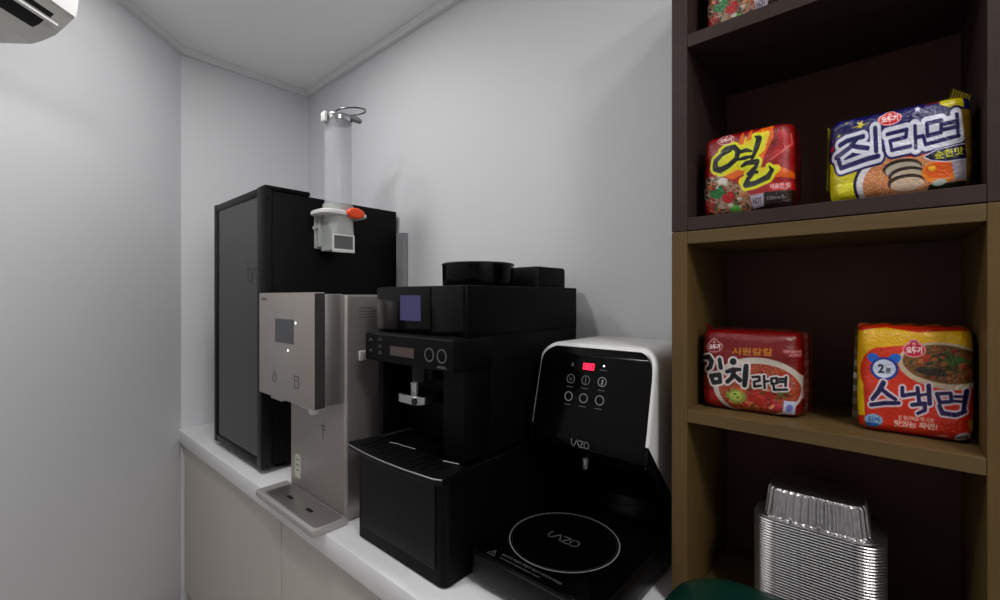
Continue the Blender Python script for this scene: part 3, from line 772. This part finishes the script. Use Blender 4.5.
def art_snack(a):
    a.put(np.ones(a.X.size), (214, 58, 22))
    a.poly([(50, 60), (520, 60), (520, 160), (330, 150), (180, 165), (110, 210), (90, 300), (92, 400), (60, 400)], (226, 182, 20))
    a.poly([(50, 60), (520, 50), (520, 92), (300, 108), (180, 92), (50, 104)], (196, 56, 20))
    a.ell(160, 262, 82, 96, (212, 66, 20)); a.poly([(56, 300), (86, 300), (92, 430), (60, 440)], (232, 200, 24))
    a.ell(400, 232, 178, 88, (206, 190, 166), 6); d = a.ell(398, 226, 156, 72, (120, 80, 44), 6)
    a.food(.5 - d / 5, [(120, 76, 40), (150, 96, 52), (84, 62, 36), (176, 116, 64), (96, 104, 50)], 14)
    a.ell(410, 214, 46, 16, (84, 116, 50), 10); a.ell(330, 200, 26, 16, (186, 70, 36)); a.ell(350, 252, 60, 14, (66, 54, 38), 8)
    a.scatter([(262, 220), (290, 175), (400, 160), (540, 190), (540, 280), (400, 292), (300, 272)], [(110, 70, 38), (150, 100, 56), (76, 56, 34), (176, 110, 60), (90, 104, 48), (64, 84, 36), (160, 60, 34)], 120, 5, 14, 8)
    a.ell(440, 206, 34, 12, (70, 110, 46), 10); a.ell(345, 258, 60, 11, (60, 50, 36), 8)
    a.poly([(240, 300), (300, 318), (400, 330), (520, 325), (520, 340), (240, 345)], (214, 58, 22))
    for x in (132, 212): a.ell(x, 208, 24, 18, (34, 116, 206), -20 if x > 160 else 20)
    a.ell(172, 248, 54, 44, (40, 70, 160)); a.ell(172, 248, 44, 35, (214, 220, 236)); a.text('2', 160, 248, 24, 34, (20, 22, 40), 0, .03); a.text('분', 188, 254, 20, 22, (90, 90, 110))
    L = [[(168, 302, 10), (150, 334, 9), (124, 366, 7)], [(164, 328, 7), (190, 348, 8), (214, 362, 6)], [(118, 388, 7), (170, 378, 8), (226, 376, 7)],
         [(240, 318, 7), (240, 348, 7), (286, 340, 7)], [(296, 318, 7), (302, 370, 7)], [(302, 346, 5), (334, 340, 5)], [(336, 308, 8), (340, 376, 8)], [(276, 382, 7), (322, 376, 8), (322, 402, 7), (298, 414, 6)],
         [(364, 338, 6), (376, 370, 7), (416, 366, 6), (412, 334, 6), (364, 338, 6)], [(466, 326, 9), (458, 396, 8)], [(426, 346, 5), (462, 346, 5)], [(424, 364, 5), (460, 366, 5)], [(374, 384, 7), (384, 410, 8), (430, 416, 8), (462, 404, 7)]]
    a.lines(L, (224, 206, 214), grow=8); a.lines(L, (34, 18, 92), grow=.5)
    a.text('밥 말아먹을 때 가장', 290, 436, 130, 17, (240, 190, 180), 4, .02); a.text('맛있는 라면!', 288, 460, 160, 26, (246, 206, 196), 4, .03)
    a.ell(126, 446, 38, 24, (150, 180, 206)); a.text('김치', 126, 442, 46, 18, (40, 90, 160)); a.ell(118, 464, 30, 10, (60, 120, 190))
    a.ell(462, 506, 30, 20, (216, 210, 220)); a.text('5개입', 460, 506, 40, 14, (80, 60, 120)); a.text('108g', 388, 502, 30, 12, (240, 200, 190))
    a.poly([(475, 440), (520, 440), (520, 490), (486, 486)], (220, 170, 30))
    a.emblem(284, 168, 42, 34, 0, (190, 30, 60), (226, 150, 160))

wrapper_mat = bpy.data.materials.new('printed_wrapper_film'); wrapper_mat.use_nodes = True
_nt = wrapper_mat.node_tree; _b = _nt.nodes['Principled BSDF']
_vc = _nt.nodes.new('ShaderNodeVertexColor'); _vc.layer_name = 'print'
_nt.links.new(_vc.outputs['Color'], _b.inputs['Base Color'])
_b.inputs['Roughness'].default_value = .17; _b.inputs['Specular IOR Level'].default_value = .6
_n = _nt.nodes.new('ShaderNodeTexNoise'); _n.inputs['Scale'].default_value = 38; _n.inputs['Detail'].default_value = 3
_bp = _nt.nodes.new('ShaderNodeBump'); _bp.inputs['Strength'].default_value = .5; _bp.inputs['Distance'].default_value = .004
_nt.links.new(_n.outputs['Fac'], _bp.inputs['Height']); _nt.links.new(_bp.outputs['Normal'], _b.inputs['Normal'])

def srgb_lin(C):
    c = np.clip(C / 255, 0, 1); return np.where(c <= .04045, c / 12.92, ((c + .055) / 1.055) ** 2.4)

def build_pack(name, label, cat, group, x0, x1, yfr, depth, z0, z1, quad, art, side, rz, seed, NU=250, NV=190, pinch=.035, puff=.0):
    w, h = x1 - x0, z1 - z0
    cx_, cy_ = (x0 + x1) / 2, yfr + depth / 2
    t = thing(name, label, cat, (cx_, cy_, z0), group)
    t.rotation_euler = (0, 0, math.radians(rz))
    u = np.linspace(0, 1, NU); v = np.linspace(0, 1, NV)
    U, V = np.meshgrid(u, v)                     # V downwards from the top
    a, b = 2 * U - 1, 2 * V - 1
    rng = np.random.default_rng(seed)
    px = a * w / 2 * (1 - pinch * np.abs(b) ** 5); pz = h / 2 - b * h / 2 * (1 - pinch * np.abs(a) ** 5)
    def rim(q, r):
        q = np.clip(q, 0, r); return r - np.sqrt(np.maximum(0, r * r - (r - q) ** 2))
    r = .017
    py = rim((1 - np.abs(a)) * w / 2, r) + rim((1 - np.abs(b)) * h / 2, r) * .9
    py = np.minimum(py, .026)
    bulge = .007 * (1 - a ** 4) * (1 - b ** 4)
    ph = rng.uniform(0, 6, 8)
    wr = (.0011 * np.sin(9 * U + 5 * V + ph[0]) + .0008 * np.sin(17 * V - 6 * U + ph[1]) + .0009 * np.sin(23 * U * (1 - .3 * V) + ph[2]) * np.abs(b) ** 2 + .0008 * np.sin(31 * V + 9 * U + ph[3]) * np.abs(a) ** 2)
    py = py - bulge + wr + .004
    verts = np.stack([px, py - depth / 2, pz], -1).reshape(-1, 3)
    (TL, TR, BR, BL) = [np.array(q, float) for q in quad]
    P = ((1 - U)[..., None] * (1 - V)[..., None] * TL + U[..., None] * (1 - V)[..., None] * TR + U[..., None] * V[..., None] * BR + (1 - U)[..., None] * V[..., None] * BL).reshape(-1, 2)
    A_ = Art(P[:, 0], P[:, 1], (100, 100, 100), seed); art(A_)
    cols = A_.C
    idx = np.arange(NU * NV).reshape(NV, NU)
    faces = []
    q = np.stack([idx[:-1, :-1], idx[1:, :-1], idx[1:, 1:], idx[:-1, 1:]], -1).reshape(-1, 4); faces = q.tolist()
    per = list(idx[0, :]) + list(idx[1:, -1]) + list(idx[-1, -2::-1]) + list(idx[-2:0:-1, 0])
    per = np.array(per); pv = verts[per]; K = 22; n0 = len(verts); L = len(per)
    cen = np.array([0, 0, h / 2]); prev = per
    allv = [verts]; allc = [cols]
    for k in range(1, K + 1):
        f = k / K
        ysl = pv[:, 1] + (depth / 2 - pv[:, 1]) * f
        # five bundled packs: shallow valleys between them, gathered towards the back corners
        fold = 1 - .022 * (abs(math.sin(f * PI * 3)) ** .5 < .35) + .012 * math.sin(PI * f) - (.10 * max(0, f - .86) / .14)
        ang = np.arange(L)
        wob = 1 + .006 * np.sin(ang * .11 + k * .9) + .004 * np.sin(ang * .043 - k * 1.7)
        q = pv.copy(); q[:, 0] = pv[:, 0] * (fold * wob + np.where(pv[:, 0] > 0, puff * (math.sin(PI * min(1, f * 1.1)) ** .7 - .3 * abs(math.sin(f * PI * 5))), 0.)); q[:, 2] = np.maximum(cen[2] + (pv[:, 2] - cen[2]) * (fold * wob), .0)
        q[:, 1] = ysl; allv.append(q)
        sc = np.array(side[(k // 3) % len(side)], float); e = min(1, k / 3)
        allc.append(cols[per] * (1 - e) + sc * e + (10 * np.sin(ang * .31 + k))[:, None] * e)
        cur = n0 + (k - 1) * L + np.arange(L)
        nx = np.roll(cur, -1); pn_ = np.roll(prev, -1)
        faces += np.stack([prev, pn_, nx, cur], -1).tolist(); prev = cur
    faces.append([int(i) for i in prev])
    V_ = np.concatenate(allv); C_ = np.clip(np.concatenate(allc), 0, 255)
    zmin = V_[:, 2].min(); V_[:, 2] -= zmin - .0006
    me = bpy.data.meshes.new('wrapper'); me.from_pydata(V_.tolist(), [], faces); me.update()
    ca = me.color_attributes.new('print', 'FLOAT_COLOR', 'POINT')
    ca.data.foreach_set('color', np.concatenate([srgb_lin(255 * (C_ / 255) ** 1.28 * .97), np.ones((len(C_), 1))], 1).astype(np.float32).ravel())
    bmf = bmesh.new(); bmf.from_mesh(me); bmesh.ops.recalc_face_normals(bmf, faces=bmf.faces); bmf.to_mesh(me); bmf.free()
    o = link_mesh('wrapper', me, wrapper_mat, t, True)
    return t, w, h, depth

def seal(t, pts, th, rgb, name='crimped_seal'):
    """crimped fin: zig-zag strip between two polylines, local coordinates"""
    A0, A1 = pts; n = 14; bm = bmesh.new(); rows = []
    for side_ in (0, 1):
        row = []
        for k in range(n + 1):
            f = k / n; p = Vector(A0[0]).lerp(Vector(A0[1]), f); q = Vector(A1[0]).lerp(Vector(A1[1]), f)
            off = Vector((0, (th if k % 2 else -th) + (.0012 if side_ else 0), 0))
            row.append((p + off, q + off * 1.8))
        rows.append(row)
    vs = [[(bm.verts.new(p), bm.verts.new(q)) for p, q in r] for r in rows]
    for k in range(n):
        a, b = vs[0][k], vs[0][k + 1]; c, d = vs[1][k], vs[1][k + 1]
        bm.faces.new((a[0], a[1], b[1], b[0])); bm.faces.new((c[0], d[0], d[1], c[1]))
        bm.faces.new((a[0], b[0], d[0], c[0])); bm.faces.new((a[1], c[1], d[1], b[1]))
    bm.faces.new((vs[0][0][0], vs[1][0][0], vs[1][0][1], vs[0][0][1])); bm.faces.new((vs[0][n][0], vs[0][n][1], vs[1][n][1], vs[1][n][0]))
    bmesh.ops.recalc_face_normals(bm, faces=bm.faces)
    me = bpy.data.meshes.new(name); bm.to_mesh(me); bm.free()
    m = bpy.data.materials.get('seal_%d_%d_%d' % rgb) or mat('seal_%d_%d_%d' % rgb, rgb, .3, bump=.2, bscale=90)
    return link_mesh(name, me, m, t, False)

G = 'instant noodle packs on the bookcase'
fire_quad = ((66, 208), (430, 140), (452, 480), (38, 526))
t, w, h, d = build_pack('noodle_pack', 'red noodle pack with black brush letter on yellow flames, beside the navy pack', 'noodle pack', G,
    2.200, 2.350, -.262, .105, 1.6127, 1.770, fire_quad, art_fire, [(120, 16, 18), (60, 10, 10), (96, 20, 16)], 0, 3)
seal(t, (((-w / 2 + .008, .0, h - .01), (-w / 2 + .008, .0, .02)), ((-w / 2 - .004, -.01, h - .002), (-w / 2 - .006, -.004, .03))), .001, (130, 20, 20))
t2 = t.copy(); COL.objects.link(t2); t2.location = (2.282, t.location.y - .004, 1.9652)
t2['label'] = 'red noodle pack cut off by the photo edge, alone on the topmost shelf'
for ch in list(t.children):
    c = ch.copy(); COL.objects.link(c); c.parent = t2
t, w, h, d = build_pack('noodle_pack', 'navy blue noodle pack with white lettering, stars and an egg-topped bowl', 'noodle pack', G,
    2.400, 2.5655, -.262, .11, 1.6127, 1.752, ((66, 168), (690, 82), (712, 430), (84, 512)), art_jin, [(150, 120, 30), (60, 50, 20), (170, 140, 40), (40, 30, 60)], 0, 5)
seal(t, (((-w / 2 + .006, .0, h - .012), (-w / 2 + .006, .0, .02)), ((-w / 2 - .003, -.03, h - .004), (-w / 2 - .005, -.03, .03))), .001, (190, 180, 40))
seal(t, (((w / 2 - .028, -.004, h - .012), (w / 2 - .006, -.004, h - .022)), ((w / 2 - .018, -.012, h + .024), (w / 2 + .001, -.012, h + .008))), .001, (150, 130, 40))
t, w, h, d = build_pack('noodle_pack', 'dark red kimchi noodle pack with black letters at left end of oak shelf', 'noodle pack', G,
    2.192, 2.356, -.250, .125, 1.2432, 1.396, ((96, 78), (545, 128), (552, 548), (42, 478)), art_kimchi, [(90, 14, 16), (104, 56, 44), (60, 12, 14), (120, 40, 34), (70, 60, 34)], 4, 7, puff=.15)
seal(t, (((-w / 2 + .010, -.04, h - .012), (-w / 2 + .030, -.04, h - .008)), ((-w / 2 + .006, -.05, h + .012), (-w / 2 + .016, -.05, h + .006))), .0006, (150, 20, 22))
t, w, h, d = build_pack('noodle_pack', 'orange and yellow noodle pack with navy letters and blue clock badge', 'noodle pack', G,
    2.434, 2.568, -.242, .11, 1.2432, 1.414, ((72, 84), (494, 86), (502, 532), (62, 482)), art_snack, [(190, 130, 30), (90, 50, 20), (200, 90, 30), (60, 40, 20)], 3, 9)
seal(t, (((-w / 2 + .006, -.02, h - .012), (-w / 2 + .006, -.02, .01)), ((-w / 2 - .003, -.010, h - .008), (-w / 2 - .007, -.02, .014))), .001, (66, 50, 18))

# ------------------------------------------------------------------ foil trays
def tray_mesh(body_only=False):
    n = 168
    def ring(hx, hy, rr, z, flute=0.):
        base = rrect(-hx, hx, -hy, hy, rr, 20); L = [0]
        for p, q in zip(base, base[1:] + base[:1]): L.append(L[-1] + math.dist(p, q))
        out = []
        for k in range(n):
            s_ = L[-1] * k / n; j = max(i for i in range(len(base)) if L[i] <= s_); f = (s_ - L[j]) / (L[j + 1] - L[j] + 1e-9)
            p, q = base[j], base[(j + 1) % len(base)]
            x, y = p[0] + (q[0] - p[0]) * f, p[1] + (q[1] - p[1]) * f
            l = math.hypot(x, y); g = 1 + flute * (1 if (k % 4) < 2 else -1) / l
            out.append((x * g, y * g, z))
        return out
    bm = bmesh.new()
    R = [ring(.094, .072, .035, .0455), ring(.0945, .0725, .035, .0475), ring(.0935, .0715, .035, .0490), ring(.080, .060, .026, .0478, .0006), ring(.078, .058, .025, .046, .0013), ring(.073, .052, .022, .004, .0013), ring(.070, .049, .02, .0006, .0003), ring(.04, .03, .015, .0014)]
    loft(bm, R, True, False, True)
    return bm
bm = tray_mesh()
bmesh.ops.recalc_face_normals(bm, faces=bm.faces)
me = bpy.data.meshes.new('foil_tray'); bm.to_mesh(me); bm.free(); me.materials.append(M['foil'])
for p in me.polygons: p.use_smooth = False
NT = 30
PX, PY, PZ = 2.379, -.192, .8705
first = None
for k in range(NT + 1):
    if k == 0: o = first = bpy.data.objects.new('foil_tray', me)
    else: o = first.copy()
    COL.objects.link(o)
    o['category'] = 'foil tray'; o['group'] = 'aluminium foil noodle trays stacked on the oak shelf'
    if k < NT:
        o.location = (PX + random.uniform(-.00015, .00015), PY + random.uniform(-.00015, .00015), PZ + k * .0049)
        o.rotation_euler = (0, 0, random.uniform(-.001, .001))
        o['label'] = 'upright aluminium foil tray nested in the stack, topped by an upside-down tray'
    else:
        o.location = (PX - .002, PY, PZ + (NT - 1) * .0049 + .049 + .0526)
        o.rotation_euler = (PI, 0, 0); o.scale = (.95, .97, 1.06)
        o['label'] = 'ribbed aluminium foil tray turned upside down on top of the foil stack'
        for x in (-.032, .010):
            tb = bmesh.new(); box(tb, x - .003, x + .003, .0665, .0745, .038, .0455, .001)
            bmesh.ops.recalc_face_normals(tb, faces=tb.faces); tm = bpy.data.meshes.new('rim_tab'); tb.to_mesh(tm); tb.free()
            link_mesh('rim_tab', tm, M['foil'], o)

# ------------------------------------------------------------------ dark green bin in front of the bookcase
gb = thing('waste_bin', 'dark green plastic bin with rounded lid in front of the bookcase', 'bin', (2.35, -.48, 0))
bm = bmesh.new()
def gr(i, z): return [(x, y, z) for x, y in rrect(2.190 + i, 2.53 - i, -.64 + i, -.320 - i, max(.02, .095 - i * .3), 10)]
loft(bm, [gr(.045, .002), gr(.035, .012), gr(.008, .874), gr(.008, .884)])
obj('body', bm, M['green'], gb, True)
bm = bmesh.new()
loft(bm, [gr(.0, .886), gr(-.004, .890), gr(-.004, .934), gr(.002, .952), gr(.016, .972), gr(.036, .984), gr(.062, .990), gr(.09, .992)])
obj('lid', bm, M['green'], gb, True, 60)

# ------------------------------------------------------------------ wall-mounted air conditioner
T = Vector((s, -s, 0)); Nn = Vector((s, s, 0)); W0 = Vector((.572, -1.172, 0)) + Nn * .012
ac = thing('air_conditioner', 'white wall-mounted air conditioner with black outlet slot at upper left', 'air conditioner', tuple(W0 + Vector((0, 0, 2.18))))
def acp(t_, d, z): return W0 + T * t_ + Nn * d + Vector((0, 0, z))
prof = [(0, 2.182), (.005, 2.179), (.085, 2.180), (.115, 2.190), (.150, 2.208), (.175, 2.232), (.199, 2.258), (.203, 2.285), (.207, 2.33), (.205, 2.42), (.185, 2.455), (0, 2.46)]
bm = bmesh.new()
def sect(t_, sc=1.): return [acp(t_, d * sc if d else 0, 2.32 + (z - 2.32) * sc) for d, z in prof]
loft(bm, [sect(0), sect(.004), sect(.84), sect(.845, .98)])
bdy = obj('casing', bm, M['acunder'], ac, True, 14)
bm = bmesh.new()
fpn = [(.203, 2.260), (.208, 2.288), (.212, 2.33), (.210, 2.42), (.190, 2.46), (.184, 2.45), (.204, 2.41), (.206, 2.33), (.202, 2.29), (.197, 2.263)]
loft(bm, [[acp(t_, d, z) for d, z in fpn] for t_ in (-.001, .846)])
obj('front_cover', bm, M['whitepl'], ac, True)
def profz(d):
    for (a, za), (b, zb) in zip(prof[1:], prof[2:]):
        if a <= d <= b: return za + (zb - za) * (d - a) / (b - a)
    return 2.25
def strip(d0, d1, t0, t1, off, th=.002, skew0=0., skew1=0., nn=8):
    bm = bmesh.new(); rings = []
    ds = [d0 + (d1 - d0) * k / nn for k in range(nn + 1)]
    def row(o_): return [[acp(t, d, profz(d) - o_) for d in ds] for t in (t0, t1)]
    up = row(-th * .5); dn = row(off)
    def quad(a, b, c, d_): bm.faces.new([bm.verts.new(p) for p in (a, b, c, d_)])
    for k in range(nn):
        quad(dn[0][k], dn[0][k + 1], dn[1][k + 1], dn[1][k]); quad(up[0][k], up[1][k], up[1][k + 1], up[0][k + 1])
    for j in (0, 1):
        for k in range(nn): quad(dn[j][k], dn[j][k + 1], up[j][k + 1], up[j][k])
    quad(dn[0][0], up[0][0], up[1][0], dn[1][0]); quad(dn[0][nn], up[0][nn], up[1][nn], dn[1][nn])
    bmesh.ops.remove_doubles(bm, verts=bm.verts, dist=1e-5)
    return bm
obj('air_outlet', strip(.134, .1655, .050, .78, .0008), M['slot'], ac)
obj('intake_slot', strip(.1745, .1835, .044, .78, .0008), M['slot'], ac)
obj('louvre', strip(.1665, .1715, .018, .79, .006, .003), M['whitepl'], ac, True)
obj('inner_flap', strip(.006, .132, .055, .79, .0022, .002), M['acunder'], ac, True)
for d_ in (.150, .158):
    obj('small_clip', strip(d_, d_ + .005, .016, .036, .0025, .002, nn=2), M['whitepl'], ac)

# ------------------------------------------------------------------ ceiling downlights and an added fill panel
def lamp(label, x, y, power, r=.075):
    t = thing('downlight', label, 'ceiling light', (x, y, ZC - .02), 'round ceiling downlights above the pantry')
    bm = bmesh.new(); lathe(bm, [(r + .012, ZC - .0005), (r + .014, ZC - .012), (r + .002, ZC - .016), (r, ZC - .010), (r, ZC - .0005)], x, y, 40, False, False)
    obj('rim', bm, M['whitepl'], t, True)
    bm = bmesh.new(); lathe(bm, [(r - .001, ZC - .001), (r - .001, ZC - .006)], x, y, 40); obj('diffuser', bm, M['lamp'], t)
    ld = bpy.data.lights.new('downlight_light', 'AREA'); ld.shape = 'DISK'; ld.size = r * 2; ld.energy = power; ld.color = (1, .985, .97)
    lo = bpy.data.objects.new('downlight_light', ld); COL.objects.link(lo); lo.location = (0, 0, -.002); lo.parent = t
    return t
LA = (2.62, -.62)
lamp('round ceiling downlight in front of the bookcase', LA[0], LA[1], 3.2)
lamp('round ceiling downlight above the front of the black fridge', .88, -.68, 5.6, .09)
lamp('round ceiling downlight in the middle of the room near the air conditioner', 1.45, -1.25, 8.5, .09)
pl_ = thing('fill_panel', 'square flat fill light panel added over the open side of the room', 'ceiling light', (3.45, -1.2, ZC - .03))  # added out of view as a soft fill light for the room
obj('frame', slab(3.23, 3.67, -1.42, -.98, ZC - .022, ZC - .0005, r=.01, e=.002), M['whitepl'], pl_)
obj('diffuser', slab(3.25, 3.65, -1.4, -1.0, ZC - .024, ZC - .0222, r=.01, e=.0005), M['lamp'], pl_)
ld = bpy.data.lights.new('panel_fill', 'AREA'); ld.shape = 'SQUARE'; ld.size = .38; ld.energy = 21.5; ld.color = (1, .99, .98)
lo = bpy.data.objects.new('panel_fill', ld); COL.objects.link(lo); lo.location = (0, 0, .003); lo.parent = pl_
S.world = bpy.data.worlds.new('World'); S.world.use_nodes = True
S.world.node_tree.nodes['Background'].inputs[0].default_value = (.5, .5, .52, 1); S.world.node_tree.nodes['Background'].inputs[1].default_value = .0

# ------------------------------------------------------------------ camera and view
cam = bpy.data.cameras.new('camera'); co = bpy.data.objects.new('camera', cam); COL.objects.link(co)
co.location = (2.475, -1.176, 1.46); co.rotation_euler = (math.radians(90), 0, math.radians(41.2))
cam.sensor_width = 36; cam.lens = 444 * 36 / 1000; cam.shift_y = -.003; cam.clip_start = .02
S.camera = co
S.view_settings.view_transform = 'Standard'; S.view_settings.look = 'None'
S.view_settings.exposure = 0.0; S.view_settings.gamma = 1; S.view_settings.use_curve_mapping = False
